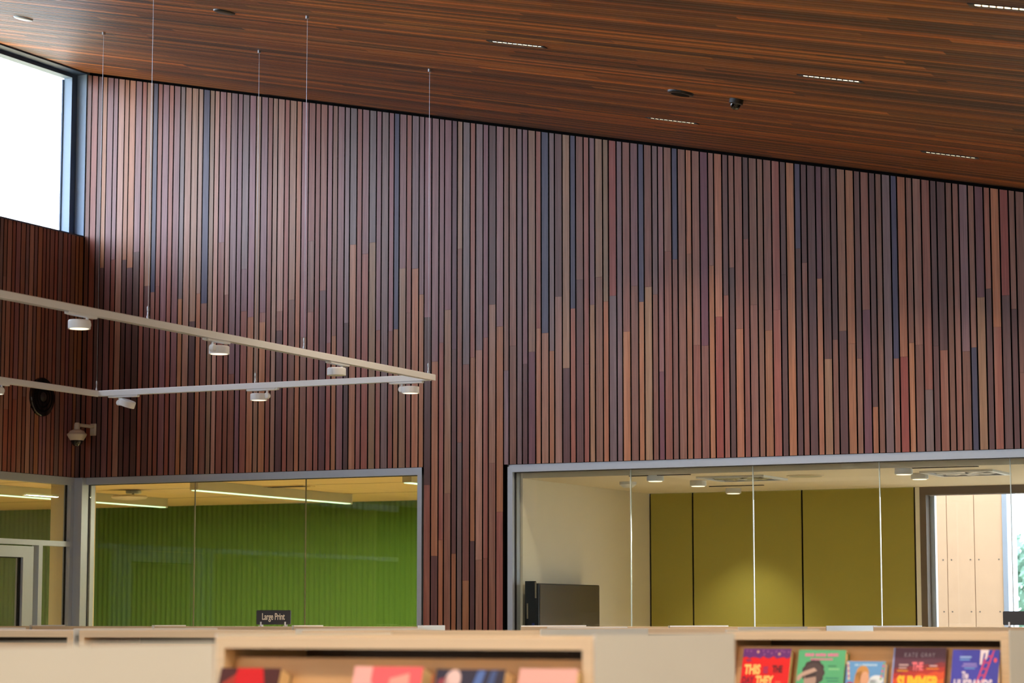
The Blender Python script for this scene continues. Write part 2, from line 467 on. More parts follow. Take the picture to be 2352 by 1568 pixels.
joined_slats('slat_field', off_mb, wall_back, M['slat_attr'])
v, f = slat_mesh(XL+0.008, X0-SG, OPZ, 5, True)
o = mesh_obj('slat', v, f, M['slat'], wall_back, (XL+0.008, YW, OPZ)); o.color = srgb(118, 72, 60); shade_edges(o, 2)

# left wall: slats between the glazing head and the clerestory sill
SILL = 3.993; YL1 = YW-0.004
GZ_Y0 = 8.6                # near end of the glazed stretch
xbk0, xbk1 = XL-0.20, XL-0.036
wl = MB().box(xbk0, xbk1, YF, YW+0.2, OPZ-0.004, SILL-0.004)
wl.box(xbk0, xbk1, YF, GZ_Y0, 0, OPZ-0.004)
wall_left = struct(wl.build('wall_left', M['black']))
y = YL1; k = 3; off = []
LP = [6, 2, 6, 9, 2, 4, 6, 0, 1, 2]
while y > 6.0:
    w = SW if WIDE[k % 10] else SN
    y1, y0 = y, y-w; y = y0-SG; k += 1
    cut = random.choice([None, None, random.uniform(2.6, 3.7)])
    for (z0, z1) in ([(OPZ, SILL-0.006)] if cut is None else [(OPZ, cut-0.0007), (cut, SILL-0.006)]):
        c = srgb(*vary(TIMBER[random.choice(LP)], 0.08))
        v = [(-0.034, 0, 0), (0, 0, 0), (0, w, 0), (-0.034, w, 0), (-0.034, 0, z1-z0), (0, 0, z1-z0), (0, w, z1-z0), (-0.034, w, z1-z0)]
        if y0 > 11.3:
            o = mesh_obj('slat', v, BOXF, M['slat'], wall_left, (XL, y0, z0)); o.color = c; shade_edges(o, 3)
        else:
            off.append(([(a[0]+XL, a[1]+y0, a[2]+z0) for a in v], c))
joined_slats('slat_field', off, wall_left, M['slat_attr'])

# clerestory window along the left wall, right under the ceiling
HEAD = ceil_z(XL)          # 5.085
w1 = struct(empty('window_1', (XL, 6.0, SILL)))
def wbox(name, x0, x1, y0, y1, z0, z1, mat):
    o = box(name, x0-XL, x1-XL, y0-6.0, y1-6.0, z0-SILL, z1-SILL, mat, w1); return o
wbox('end_reveal', XL-0.074, XL-0.001, YW-0.004, YW+0.03, SILL, HEAD+0.01, M['reveal'])
wbox('head_frame', XL-0.14, XL-0.074, YF, YW, HEAD-0.036, HEAD+0.03, M['frame_dark'])
wbox('head_trim', XL-0.074, XL+0.004, YF, YW-0.004, HEAD-0.012, HEAD+0.012, M['frame_dark'])
wbox('jamb_frame', XL-0.14, XL-0.074, YW-0.062, YW, SILL, HEAD-0.036, M['frame_dark'])
wbox('jamb_lining', XL-0.139, XL-0.0745, YW-0.0635, YW-0.0621, SILL+0.001, HEAD-0.037, M['reveal'])
wbox('head_lining', XL-0.139, XL-0.0745, YF, YW-0.0625, HEAD-0.0375, HEAD-0.0361, M['reveal'])
wbox('sill_frame', XL-0.16, XL+0.002, YF, YW-0.004, SILL-0.006, SILL+0.004, M['frame_dark'])
wbox('bead', XL-0.150, XL-0.140, YW-0.072, YW-0.060, SILL+0.004, HEAD-0.044, M['frame_dark'])
yy = YW-0.062
while yy > YF+0.5:
    y2 = max(yy-3.2, YF)
    wbox('pane', XL-0.148, XL-0.142, y2+0.004, yy-0.004, SILL+0.004, HEAD-0.036, M['glass_out'])
    if y2 > YF: wbox('mullion', XL-0.16, XL-0.13, y2-0.025, y2+0.025, SILL, HEAD-0.036, M['frame_dark'])
    yy = y2

# ------------------------------------------------------------------ glazed screens to the two rooms
FZ0, FZ1 = 2.370, 2.414
# left opening of the back wall
w2 = struct(empty('window_2', (XL, YW, 0)))
def pbox(parent, name, x0, x1, y0, y1, z0, z1, mat):
    L = parent.location
    return box(name, x0-L.x, x1-L.x, y0-L.y, y1-L.y, z0-L.z, z1-L.z, mat, parent)
pbox(w2, 'head_frame', XL-0.02, LWX1-0.001, YW+0.002, YW+0.10, FZ0, FZ1, M['frame'])
pbox(w2, 'jamb_frame', LWX1-0.031, LWX1-0.001, YW+0.0015, YW+0.10, 0, FZ1-0.0005, M['frame'])
pbox(w2, 'corner_post', XL-0.03, XL+0.058, YW-0.045, YW+0.10, 0, FZ1-0.001, M['frame'])
pbox(w2, 'gasket', XL+0.0575, XL+0.0625, YW+0.03, YW+0.05, 0, FZ0+0.001, M['gasket'])
pbox(w2, 'gasket', XL+0.06, LWX1-0.03, YW+0.03, YW+0.05, FZ0-0.004, FZ0+0.001, M['gasket'])
pbox(w2, 'sill_frame', XL-0.02, LWX1-0.001, YW+0.002, YW+0.10, 0, 0.06, M['frame'])
ed = [XL+0.0625, -8.485, -7.673, LWX1-0.031]
for a, b in zip(ed[:-1], ed[1:]):
    pbox(w2, 'pane', a+0.002, b-0.002, YW+0.035, YW+0.045, 0.06, FZ0, M['glass'])
for a in ed[1:-1]:
    pbox(w2, 'glass_joint', a-0.0018, a+0.0018, YW+0.0345, YW+0.0455, 0.06, FZ0, M['seal_dark'])
# right opening
w3 = struct(empty('window_3', (RWX0, YW, 0)))
pbox(w3, 'head_frame', RWX0+0.012, RWX1, YW+0.002, YW+0.11, FZ0, FZ1-0.012, M['frame'])
pbox(w3, 'head_edge', RWX0+0.010, RWX1, YW+0.006, YW+0.11, FZ1-0.012, FZ1, M['frame'])
pbox(w3, 'jamb_frame', RWX0+0.020, RWX0+0.045, YW+0.0015, YW+0.11, 0, FZ1-0.0125, M['frame'])
pbox(w3, 'jamb_edge', RWX0+0.010, RWX0+0.020, YW+0.006, YW+0.11, 0, FZ1-0.0005, M['frame'])
pbox(w3, 'gasket', RWX0+0.045, RWX0+0.0495, YW+0.03, YW+0.05, 0, FZ0+0.001, M['gasket'])
pbox(w3, 'gasket', RWX0+0.045, RWX1, YW+0.03, YW+0.05, FZ0-0.003, FZ0+0.001, M['gasket'])
pbox(w3, 'sill_frame', RWX0+0.01, RWX1, YW+0.002, YW+0.11, 0, 0.06, M['frame'])
ed = [RWX0+0.0495, -5.495, -4.745, -4.005, -3.275, -2.53, -1.79, RWX1]
for a, b in zip(ed[:-1], ed[1:]):
    pbox(w3, 'pane', a+0.002, b-0.002, YW+0.035, YW+0.045, 0.06, FZ0, M['glass'])
for a in ed[1:-1]:
    pbox(w3, 'glass_joint', a-0.0019, a+0.0019, YW+0.034, YW+0.046, 0.06, FZ0, M['seal'])
# left wall screen with a door
w4 = struct(empty('window_4', (XL, YW, 0)))
pbox(w4, 'head_frame', XL-0.056, XL-0.002, GZ_Y0, YW-0.045, FZ0-0.004, FZ1, M['frame'])
pbox(w4, 'end_post', XL-0.056, XL-0.002, YW-0.082, YW-0.045, 0, FZ0-0.004, M['frame'])
pbox(w4, 'transom', XL-0.056, XL-0.002, GZ_Y0, YW-0.082, 1.970, 2.003, M['frame'])
pbox(w4, 'mullion', XL-0.056, XL-0.002, 12.435, 12.475, 0, 1.970, M['frame'])
pbox(w4, 'mullion', XL-0.056, XL-0.002, 11.32, 11.36, 0, 1.970, M['frame'])
pbox(w4, 'gasket', XL-0.045, XL-0.03, YW-0.0855, YW-0.082, 0, FZ0-0.004, M['gasket'])
pbox(w4, 'pane', XL-0.045, XL-0.035, GZ_Y0, YW-0.0855, 2.003, FZ0-0.004, M['glass'])
pbox(w4, 'pane', XL-0.045, XL-0.035, 12.475, YW-0.0855, 0.02, 1.970, M['glass'])
pbox(w4, 'pane', XL-0.045, XL-0.035, GZ_Y0, 11.32, 0.02, 1.970, M['glass'])
d1 = struct(empty('door_1', (XL, 12.40, 0)))
pbox(d1, 'door_stile', XL-0.07, XL-0.012, 12.29, 12.395, 0.01, 1.962, M['frame'])
pbox(d1, 'door_stile', XL-0.07, XL-0.012, 11.40, 11.50, 0.01, 1.962, M['frame'])
pbox(d1, 'top_rail', XL-0.07, XL-0.012, 11.50, 12.29, 1.892, 1.962, M['frame'])
pbox(d1, 'bottom_rail', XL-0.07, XL-0.012, 11.50, 12.29, 0.01, 0.12, M['frame'])
pbox(d1, 'gasket', XL-0.05, XL-0.03, 12.282, 12.29, 0.12, 1.892, M['gasket'])
pbox(d1, 'gasket', XL-0.05, XL-0.03, 11.50, 12.29, 1.886, 1.892, M['gasket'])
pbox(d1, 'pane', XL-0.045, XL-0.037, 11.50, 12.282, 0.12, 1.886, M['glass'])
hb = MB().tube((0.03, -0.95, 0.9), (0.03, -0.95, 1.25), 0.011).tube((-0.012, -0.95, 0.95), (0.03, -0.95, 0.95), 0.008).tube((-0.012, -0.95, 1.2), (0.03, -0.95, 1.2), 0.008)
hb.build('door_handle', M['steel'], d1)

# ------------------------------------------------------------------ green room behind the left screens
GZ, GY = 2.50, 17.90
gx0, gx1 = -16.5, -6.45
rib = MB(); nrib = int((gx1-gx0)/0.0125)
for j in range(nrib+1):
    xx = gx0+(gx1-gx0)*j/nrib
    yy = GY-0.014*(0.5+0.5*math.cos(2*math.pi*xx/0.052))
    rib.v += [(xx, yy, 0), (xx, yy, GZ+0.05)]
    if j: n = len(rib.v); rib.f.append((n-4, n-2, n-1, n-3))
n = len(rib.v)
rib.v += [(gx0, GY+0.1, 0), (gx0, GY+0.1, GZ+0.05), (gx1, GY+0.1, 0), (gx1, GY+0.1, GZ+0.05)]
rib.f += [(n+2, n, n+1, n+3)]
struct(rib.build('wall_green_room_back', M['green'], smooth=True))
struct(box('floor_green_room', gx0, gx1, 8.0, GY, 0.0, 0.012, M['bounce_floor']))  # unseen layer over the carpet, added for upward bounce light
struct(box('ceiling_green_room', gx0, gx1, YW+0.2, GY, GZ, GZ+0.08, M['ceiling_ply']))
struct(box('ceiling_green_room_side', gx0, XL-0.2, 8.0, YW+0.2, GZ, GZ+0.08, M['ceiling_ply']))
struct(box('wall_green_room_left', gx0-0.1, gx0, 8.0, GY+0.1, 0, GZ+0.05, M['paint_room']))
struct(box('wall_green_room_near', gx0, XL-0.2, 7.9, 8.0, 0, GZ+0.05, M['paint_room']))
struct(box('wall_between_rooms', gx1, gx1+0.10, YW+0.2, GY+0.1, 0, GZ+0.05, M['paint_room']))
pier = box('corner_pier', -9.722, -9.602, 13.04, 13.375, 0, GZ-0.001, M['column'])
tag(pier, 'cream rectangular pier seen through the glass behind the corner post', 'column')
for j, yy in enumerate((14.3, 15.5, 16.7)):
    o = box('ceiling_joint', gx0, gx1, yy, yy+0.004, GZ-0.0012, GZ, M['black'], bpy.data.objects['ceiling_green_room'])

def linear_light(x, y0, y1, label):
    t = empty('linear_light', (x, (y0+y1)/2, 2.42)); h = (y1-y0)/2
    tag(t, label, 'ceiling light', 'linear lights of the green room')
    box('housing', -0.035, 0.035, -h, h, 0.008, 0.079, M['fitting'], t)
    box('end_cap', -0.036, 0.036, h, h+0.006, 0.0, 0.079, M['fitting'], t)
    box('diffuser', -0.027, 0.027, -h+0.01, h-0.01, 0.003, 0.008, M['tube'], t)
    l = bpy.data.lights.new('tube_light', 'AREA'); l.shape = 'RECTANGLE'; l.size = 0.05; l.size_y = 2*h-0.04
    l.energy = 115; l.color = (1.0, 0.92, 0.66)
    lo = bpy.data.objects.new('tube_light', l); lo.location = (0, 0, -0.004); link(lo, t)
linear_light(-9.63, 14.6, 16.82, 'long glowing linear light in the middle of the green room ceiling')
linear_light(-11.31, 12.2, 16.70, 'linear light at the left of the green room, hung behind the round dish')
linear_light(-7.80, 14.42, 16.6, 'linear light whose tip just shows at the right end of the green room')

t = empty('ceiling_dish', (-10.86, 15.62, GZ)); tag(t, 'round white dish hung on a small bracket from the green room ceiling', 'projector dish')
MB().lathe([(0.055, -0.022), (0.06, -0.018), (0.06, -0.001)], seg=20).build('bracket_base', M['white'], t)
MB().tube((0, 0, -0.02), (0.05, -0.10, -0.05), 0.008).build('arm', M['black_metal'], t)
auto_smooth(MB().lathe([(0.06, -0.078), (0.125, -0.07), (0.14, -0.058), (0.13, -0.045), (0.05, -0.038)], (0.06, -0.14, 0), seg=28).build('dish', M['camera_white'], t))
t = empty('ceiling_vent', (-9.44, 15.55, GZ)); tag(t, 'flat slotted air vent set in the timber ceiling of the green room', 'vent')
box('vent_frame', -0.20, 0.20, -0.09, 0.09, -0.006, -0.0005, M['ceiling_ply'], t)
for j in range(3): box('slot', -0.18, 0.18, -0.065+0.05*j, -0.04+0.05*j, -0.0075, -0.006, M['black'], t)

# ------------------------------------------------------------------ olive room behind the right screen
OZ, OY, OX0 = 2.338, 14.888, -6.222
wr1 = box('wall_olive_room_left', OX0-0.12, OX0, YW+0.11, OY+0.3, 0, 2.6, M['paint_room']); struct(wr1)
struct(box('floor_olive_room', OX0, 1.5, YW+0.2, OY, 0.0, 0.012, M['bounce_floor']))  # unseen pale layer, added to brighten the room by bounce
struct(box('ceiling_olive_room', OX0, XR, YW+0.11, OY, OZ, OZ+0.08, M['ceiling_white']))
struct(box('wall_olive_room_right', 1.5, 1.6, YW+0.2, OY+0.1, 0, 2.6, M['paint_room']))
ob = MB().box(OX0, -4.371, OY+0.012, OY+0.10, 0, OZ+0.02)
wall_olive = struct(ob.build('wall_olive_room_back', M['black']))
for a, b in ((OX0+0.012, -5.918), (-5.906, -5.160), (-5.148, -4.411)):
    bevel(box('panel', a, b, OY, OY+0.012, 0.02, OZ-0.001, M['olive'], wall_olive))
box('panel_edge', -4.400, -4.371, OY+0.002, OY+0.012, 0.02, OZ-0.001, M['paint_room'], wall_olive)
w5 = struct(empty('window_5', (-4.371, OY, 0)))
W5X1 = -1.2
pbox(w5, 'jamb_frame', -4.371, -4.330, OY+0.0, OY+0.12, 0, OZ, M['back_dark'])
pbox(w5, 'jamb_lining', -4.330, -4.300, OY+0.09, OY+0.13, 0.3, 2.285, M['frame'])
pbox(w5, 'head_frame', -4.330, W5X1, OY, OY+0.12, 2.287, OZ, M['back_dark'])
pbox(w5, 'end_frame', W5X1, W5X1+0.05, OY, OY+0.12, 0, OZ, M['back_dark'])
pbox(w5, 'sill_frame', -4.330, W5X1, OY, OY+0.12, 0, 0.3, M['back_dark'])
pbox(w5, 'pane', -4.300, -2.78, OY+0.10, OY+0.106, 0.3, 2.287, M['glass_out'])
pbox(w5, 'mullion', -2.78, -2.73, OY+0.06, OY+0.12, 0.3, 2.287, M['frame_dark'])
pbox(w5, 'pane', -2.73, W5X1, OY+0.10, OY+0.106, 0.3, 2.287, M['glass_out'])
struct(box('wall_olive_room_end', W5X1+0.05, 1.5, OY, OY+0.12, 0, 2.6, M['paint_room']))

# display screen on the side wall of the olive room
t = empty('display_screen', (OX0, 13.36, 1.30)); tag(t, 'dark grey wall-mounted display screen in the olive room', 'screen')
bevel(box('casing', 0.035, 0.118, -0.44, 0.44, -0.10, 0.417, M['black_metal'], t), 0.004)
box('screen_face', 0.118, 0.1215, -0.43, 0.432, -0.09, 0.410, M['screen'], t)
box('wall_bracket', 0.0, 0.035, -0.25, 0.25, -0.02, 0.30, M['black_metal'], t)
box('side_cover', 0.03, 0.10, -0.4425, -0.44, 0.05, 0.43, M['black_metal'], t)
box('socket', 0.075, 0.092, -0.4445, -0.4425, 0.16, 0.185, M['blue_port'], t)
box('sticker', 0.078, 0.10, -0.4445, -0.4425, 0.06, 0.11, M['sticker'], t)
box('edge_trim', 0.095, 0.104, -0.4445, -0.4425, 0.33, 0.425, M['sticker'], t)
box('cable_plug', 0.042, 0.050, -0.4455, -0.4425, 0.21, 0.30, M['sticker'], t)

def downlight(x, y, label, power=230):
    t = empty('downlight', (x, y, OZ)); tag(t, label, 'downlight', 'downlights of the olive room')
    auto_smooth(MB().lathe([(0.046, -0.034), (0.050, -0.030), (0.050, -0.0005)], seg=24).build('housing', M['white'], t))
    MB().lathe([(0.040, -0.036), (0.040, -0.0342)], seg=20).build('lens', M['down'], t)
    l = bpy.data.lights.new('downlight_beam', 'SPOT'); l.energy = power; l.spot_size = math.radians(92); l.spot_blend = 0.8
    l.color = (1.0, 0.90, 0.74); l.shadow_soft_size = 0.04
    lo = bpy.data.objects.new('downlight_beam', l); lo.location = (0, 0, -0.045); link(lo, t)
downlight(-5.40, 13.02, 'small white downlight nearest the glass, left of the square air diffuser')
downlight(-5.37, 13.62, 'middle downlight of three left of the square air diffuser')
downlight(-5.48, 14.51, 'downlight farthest back, close to the olive panels', 45)
downlight(-3.91, 13.02, 'small downlight near the glass at the right of the olive room')
downlight(-3.96, 13.50, 'downlight just left of the lit four-way air diffuser')

def diffuser(x, y, label, lit):
    t = empty('air_diffuser', (x, y, OZ)); tag(t, label, 'air diffuser', 'square air diffusers')
    a = 0.21
    for (x0, x1, y0, y1) in ((-a, a, -a, -a+0.03), (-a, a, a-0.03, a), (-a, -a+0.03, -a+0.03, a-0.03), (a-0.03, a, -a+0.03, a-0.03)):
        box('frame_side', x0, x1, y0, y1, -0.012, -0.0005, M['white'], t)
    box('throat', -a+0.03, a-0.03, -a+0.03, a-0.03, -0.003, -0.0008, M['black'], t)
    for k in range(8):
        an = k*math.pi/4; c, s = math.cos(an), math.sin(an)
        b = MB()
        p = [(0.02, -0.006), (0.165, -0.034), (0.165, 0.034), (0.02, 0.006)]
        vs = [(u*c-w*s, u*s+w*c, z) for z in (-0.010, -0.004) for (u, w) in p]
        mesh_obj('swirl_vane', vs, BOXF, M['white'] if lit else M['fitting'], t)  # brightness put into the vane colour: white when lit, grey when dim
    MB().lathe([(0.03, -0.013), (0.03, -0.004)], seg=16).build('hub', M['white'], t)
diffuser(-5.02, 13.44, 'dim square air diffuser above the middle of the olive room', False)
diffuser(-3.69, 13.50, 'bright square swirl air diffuser at the right of the olive room ceiling', True)
def slot_line(x0, x1, y, label):
    t = box('ceiling_slot', x0, x1, y-0.012, y+0.012, OZ-0.004, OZ-0.0003, M['black']); tag(t, label, 'slot vent', 'slot vents of the olive room')
slot_line(-5.55, -5.17, 12.99, 'thin dark ceiling slot just inside the glass above the screen')
slot_line(-5.53, -5.17, 14.22, 'thin dark ceiling slot close to the olive panels')
slot_line(-3.85, -3.48, 12.99, 'thin dark ceiling slot near the glass at the right')
def round_speaker(x, y, label):
    t = empty('ceiling_speaker', (x, y, OZ)); tag(t, label, 'speaker', 'flush speakers of the olive room')
    MB().lathe([(0.105, -0.005), (0.110, -0.003), (0.110, -0.0003)], seg=28).build('rim', M['ceiling_white'], t)
    MB().lathe([(0.096, -0.0062), (0.096, -0.0052)], seg=28).build('grille', M['fitting'], t)
round_speaker(-4.62, 13.42, 'flush round ceiling speaker between the two air diffusers')
t = empty('smoke_detector', (-5.80, 13.55, OZ)); tag(t, 'small round detector on the ceiling near the cream side wall', 'detector')
auto_smooth(MB().lathe([(0.03, -0.035), (0.045, -0.022), (0.052, -0.018), (0.052, -0.0005)], seg=20).build('body', M['white'], t))

# outdoors beyond the olive room
struct(box('ground', -90, 70, -80, 110, -0.45, -0.25, M['ground']))
CY = 16.6
wc = struct(box('wall_outdoor', -6.2, -4.286, CY+0.02, CY+0.25, -0.25, 2.75, M['bark']))
edges = [-6.2, -5.66, -5.465, -5.27, -5.075, -4.88, -4.682, -4.487, -4.286]
for a, b in zip(edges[:-1], edges[1:]):
    bevel(box('cladding_board', a+0.002, b-0.002, CY, CY+0.02, 0.0, 2.75, M['clt'], wc), 0.002, 1)
    if a > -5.1:
        for zz in (1.56, 1.92):
            for xx in (a+0.03, b-0.03):
                MB().lathe([(0.006, -0.0012), (0.006, 0.0)], (xx, CY, zz), seg=8, axis='Y').build('screw_head', M['bark'], wc)
bevel(box('corner_trim', -4.286, -4.25, CY-0.01, CY+0.25, 0.0, 2.75, M['frame'], wc))

def tree(x, y, h, r, label, seed):
    rnd = random.Random(seed)
    t = empty('tree', (x, y, -0.25)); tag(t, label, 'tree', 'trees outdoors')
    MB().tube((0, 0, 0), (0.1, 0, h*0.55), 0.14, 10).build('trunk', M['bark'], t)
    mb = MB()
    lumps = [(Vector((rnd.uniform(-0.8, 0.8)*r, rnd.uniform(-0.8, 0.8)*r, h*rnd.uniform(0.35, 0.86))), rnd.uniform(0.26, 0.5)*r) for k in range(11)]
    for i in range(3000):
        lc, lr = rnd.choice(lumps)
        u = Vector((rnd.gauss(0, 1), rnd.gauss(0, 1), rnd.gauss(0, 1))).normalized()*(rnd.random()**0.5)
        c = lc+u*lr
        a = Vector((rnd.gauss(0, 1), rnd.gauss(0, 1), rnd.gauss(0, 1))).normalized(); b = a.orthogonal().normalized()
        s = rnd.uniform(0.05, 0.11); n = len(mb.v)
        mb.v += [tuple(c-a*s), tuple(c+b*s*0.5), tuple(c+a*s), tuple(c-b*s*0.5)]
        mb.f.append((n, n+1, n+2, n+3))
    o = mb.build('foliage', M['leaf'], t); o['kind'] = 'stuff'
tree(-7.9, 34.0, 3.0, 1.15, 'pale hazy green tree outside the bright window', 3)

# ------------------------------------------------------------------ fittings on the raked ceiling
def on_ceiling(name, x, y, label, cat, group=None):
    t = empty(name, (x, y, ceil_z(x))); t.rotation_euler = (0, -th, 0)
    return tag(t, label, cat, group)
def recessed_light(x, y, label, beam=14.0, spread=115):
    t = on_ceiling('recessed_light', x, y, label, 'ceiling light', 'recessed linear ceiling lights')
    L, W = 0.150, 0.021
    for s in (-1, 1):
        box('side_rim', -L, L, s*W-0.003 if s > 0 else -W, W if s > 0 else -W+0.003, -0.004, 0.018, M['black_metal'], t)
        box('end_rim', s*L-(0.016 if s > 0 else 0), s*L+(0 if s > 0 else 0.016), -W+0.003, W-0.003, -0.004, 0.018, M['black_metal'], t)
    box('reflector', -L+0.016, L-0.016, -W+0.003, W-0.003, 0.0, 0.004, M['black_metal'], t)
    n = 10; p = (2*L-0.036)/n
    for i in range(n):
        a = -L+0.018+i*p
        box('led_cell', a+0.004, a+p-0.004, -0.008, 0.008, -0.0008, 0.0, M['led'], t)
    l = bpy.data.lights.new('light_beam', 'AREA'); l.shape = 'RECTANGLE'; l.size = 0.26; l.size_y = 0.03
    l.energy = beam; l.color = (1.0, 0.83, 0.62); l.spread = math.radians(spread)
    lo = bpy.data.objects.new('light_beam', l); lo.location = (0, 0, -0.012); link(lo, t)
recessed_light(-4.765, 9.855, 'slim recessed ceiling light left of the black disc speaker')
recessed_light(-3.26, 9.875, 'slim recessed ceiling light right of the black dome camera')
recessed_light(-4.773, 11.776, 'slim recessed ceiling light near the wall, below the black disc speaker')
recessed_light(-3.275, 11.816, 'slim recessed ceiling light near the wall at the far right')
recessed_light(-2.00, 8.022, 'slim recessed ceiling light cut by the top right corner of the picture')
for xx in (-2.6, -0.4, 1.6):
    for yy in (5.6, 2.8, 0.0):
        recessed_light(xx, yy, 'slim recessed ceiling light over the near part of the hall, outside the picture', 36.0, 168)

t = on_ceiling('ceiling_speaker', -4.311, 10.75, 'flat black disc speaker beside the black dome camera on the timber ceiling', 'speaker')
auto_smooth(MB().lathe([(0.050, -0.014), (0.062, -0.011), (0.066, -0.004), (0.066, 0.002)], seg=28).build('disc', M['black_metal'], t))
MB().lathe([(0.046, -0.0155), (0.046, -0.014)], seg=24).build('grille', M['black'], t)
t = on_ceiling('dome_camera', -4.033, 10.778, 'small black dome camera on the timber ceiling', 'camera')
auto_smooth(MB().lathe([(0.027, -0.026), (0.034, -0.022), (0.035, 0.002)], seg=20).build('base', M['black_metal'], t))
auto_smooth(MB().lathe([(0.006, -0.052), (0.017, -0.047), (0.024, -0.036), (0.026, -0.024)], seg=20).build('dome', M['dome'], t))
t = on_ceiling('ceiling_speaker', -8.297, 10.775, 'pale disc on the timber ceiling near the high window', 'speaker')
auto_smooth(MB().lathe([(0.042, -0.010), (0.052, -0.007), (0.055, -0.002), (0.055, 0.002)], seg=28).build('disc', M['grey_disc'], t))
t = on_ceiling('ceiling_speaker', -6.346, 9.825, 'dark disc on the timber ceiling between two hanging cables', 'speaker')
auto_smooth(MB().lathe([(0.042, -0.010), (0.052, -0.007), (0.055, -0.002), (0.055, 0.002)], seg=28).build('disc', M['black_metal'], t))

# ------------------------------------------------------------------ hanging lighting track
TZ = 2.76; RW, RH = 0.017, 0.031
AX, BX, CYT, DYT = -5.797, -7.880, 10.975, 5.2
t = empty('lighting_track', ((AX+BX)/2, (CYT+DYT)/2, TZ)); tag(t, 'white rectangular lighting track hung on thin cables', 'lighting track')
ox, oy = (AX+BX)/2, (CYT+DYT)/2
def rail(x0, x1, y0, y1):
    along_y = abs(y1-y0) > abs(x1-x0)
    mb = MB()
    # open channel: two side walls, a top and two lower lips
    prof = [(-RW, -RH), (-RW+0.008, -RH), (-RW+0.008, -RH+0.014), (RW-0.008, -RH+0.014), (RW-0.008, -RH), (RW, -RH), (RW, -0.003), (RW-0.003, 0), (-RW+0.003, 0), (-RW, -0.003)]
    if along_y: mb.prism([(p[0]+x0-ox, p[1]) for p in prof], 'Y', y0-oy, y1-oy)
    else: mb.prism([(p[0]+y0-oy, p[1]) for p in reversed(prof)], 'X', x0-ox, x1-ox)
    return mb.build('rail', M['white'], t)
rail(AX, AX, DYT-RW, CYT+RW); rail(BX, BX, DYT-RW, CYT+RW)
rail(BX+RW, AX-RW, CYT, CYT); rail(BX+RW, AX-RW, DYT, DYT)
for (x, y) in ((AX, CYT-0.03), (AX, 9.70), (AX, 8.42), (-6.86, CYT), (BX, CYT-0.012), (AX, 6.5), (BX, 8.0)):
    c = MB().tube((x-ox, y-oy, 0.05), (x-ox, y-oy, ceil_z(x)-TZ-0.005), 0.0010, 6).build('suspension_cable', M['steel'], t)
    auto_smooth(MB().lathe([(0.006, 0.0), (0.006, 0.012), (0.0035, 0.016), (0.0035, 0.034), (0.005, 0.036), (0.005, 0.050), (0.0018, 0.056)], (x-ox, y-oy, 0), seg=10).build('cable_gripper', M['steel'], c))
    MB().lathe([(0.009, ceil_z(x)-TZ-0.014), (0.009, ceil_z(x)-TZ+0.006)], (x-ox, y-oy, 0), seg=12).build('ceiling_cup', M['steel'], c)

def spot(x, y, along, side, aim, label, tilt=0.0, lit=True):
    """Track spotlight: adapter bar in the rail, knuckle on one side, flat drum head. along: rail direction angle; side: drum offset along the rail"""
    s = empty('track_spotlight', (x, y, TZ-RH), along); tag(s, label, 'spotlight', 'spotlights on the hanging track')
    a = box('adapter', -0.09, 0.09, -0.013, 0.013, -0.012, 0.004, M['white'], s); bevel(a, 0.003)
    box('adapter_clip', -0.104, -0.088, -0.010, 0.010, -0.010, 0.006, M['white'], s)
    kx = -side*0.035
    MB().tube((kx, 0, -0.012), (kx, 0, -0.032), 0.006).build('stem', M['white'], s)
    k = MB().lathe([(0.013, -0.012), (0.016, -0.009), (0.016, 0.009), (0.013, 0.012)], (kx, 0, -0.040), seg=18, axis='Y').build('knuckle', M['white'], s)
    auto_smooth(k)
    h = bpy.data.objects.new('lamp_head', bpy.data.meshes.new('lamp_head'))
    mb = MB().lathe([(0.039, -0.018), (0.045, -0.019), (0.0455, -0.017), (0.0455, 0.013), (0.042, 0.017), (0.010, 0.018)], seg=32)
    h = mb.build('lamp_head', M['white'], s); auto_smooth(h)
    h.location = (kx+side*0.052, 0, -0.044); h.rotation_euler = (0, side*tilt, 0)
    le = MB().lathe([(0.0385, -0.0186), (0.0385, -0.0175)], seg=28).build('lamp_lens', M['lens'] if lit else M['white'], h)
    MB().tube((0.010*-side-0.0, 0, 0.0), (-side*0.045, 0, 0.004), 0.007).build('head_arm', M['white'], h)
    if lit:
        l = bpy.data.lights.new('lamp_beam', 'SPOT'); l.energy = 30; l.spot_size = math.radians(70); l.spot_blend = 0.7
        l.color = (1.0, 0.82, 0.60); l.shadow_soft_size = 0.035
        lo = bpy.data.objects.new('lamp_beam', l); lo.location = (0, 0, -0.024); link(lo, h)
PI = math.pi
spot(AX, 7.955, PI/2, -1, 0, 'leftmost spotlight on the near rail, close to the picture edge')
spot(AX, 8.955, PI/2, 1, 0, 'middle spotlight on the near rail')
spot(AX, 10.02, PI/2, -1, 0, 'spotlight on the near rail closest to its right end', lit=False)
spot(-7.70, CYT, 0, 1, 0, 'small tilted spotlight by the far left corner of the track', tilt=0.35, lit=False)
spot(-6.82, CYT, PI, 1, 0, 'spotlight at the middle of the far rail under a cable')
spot(-5.935, CYT, 0, 1, 0, 'spotlight at the right end of the far rail')
spot(BX, 10.09, PI/2, -1, 0, 'spotlight on the left rail just cut by the picture edge')

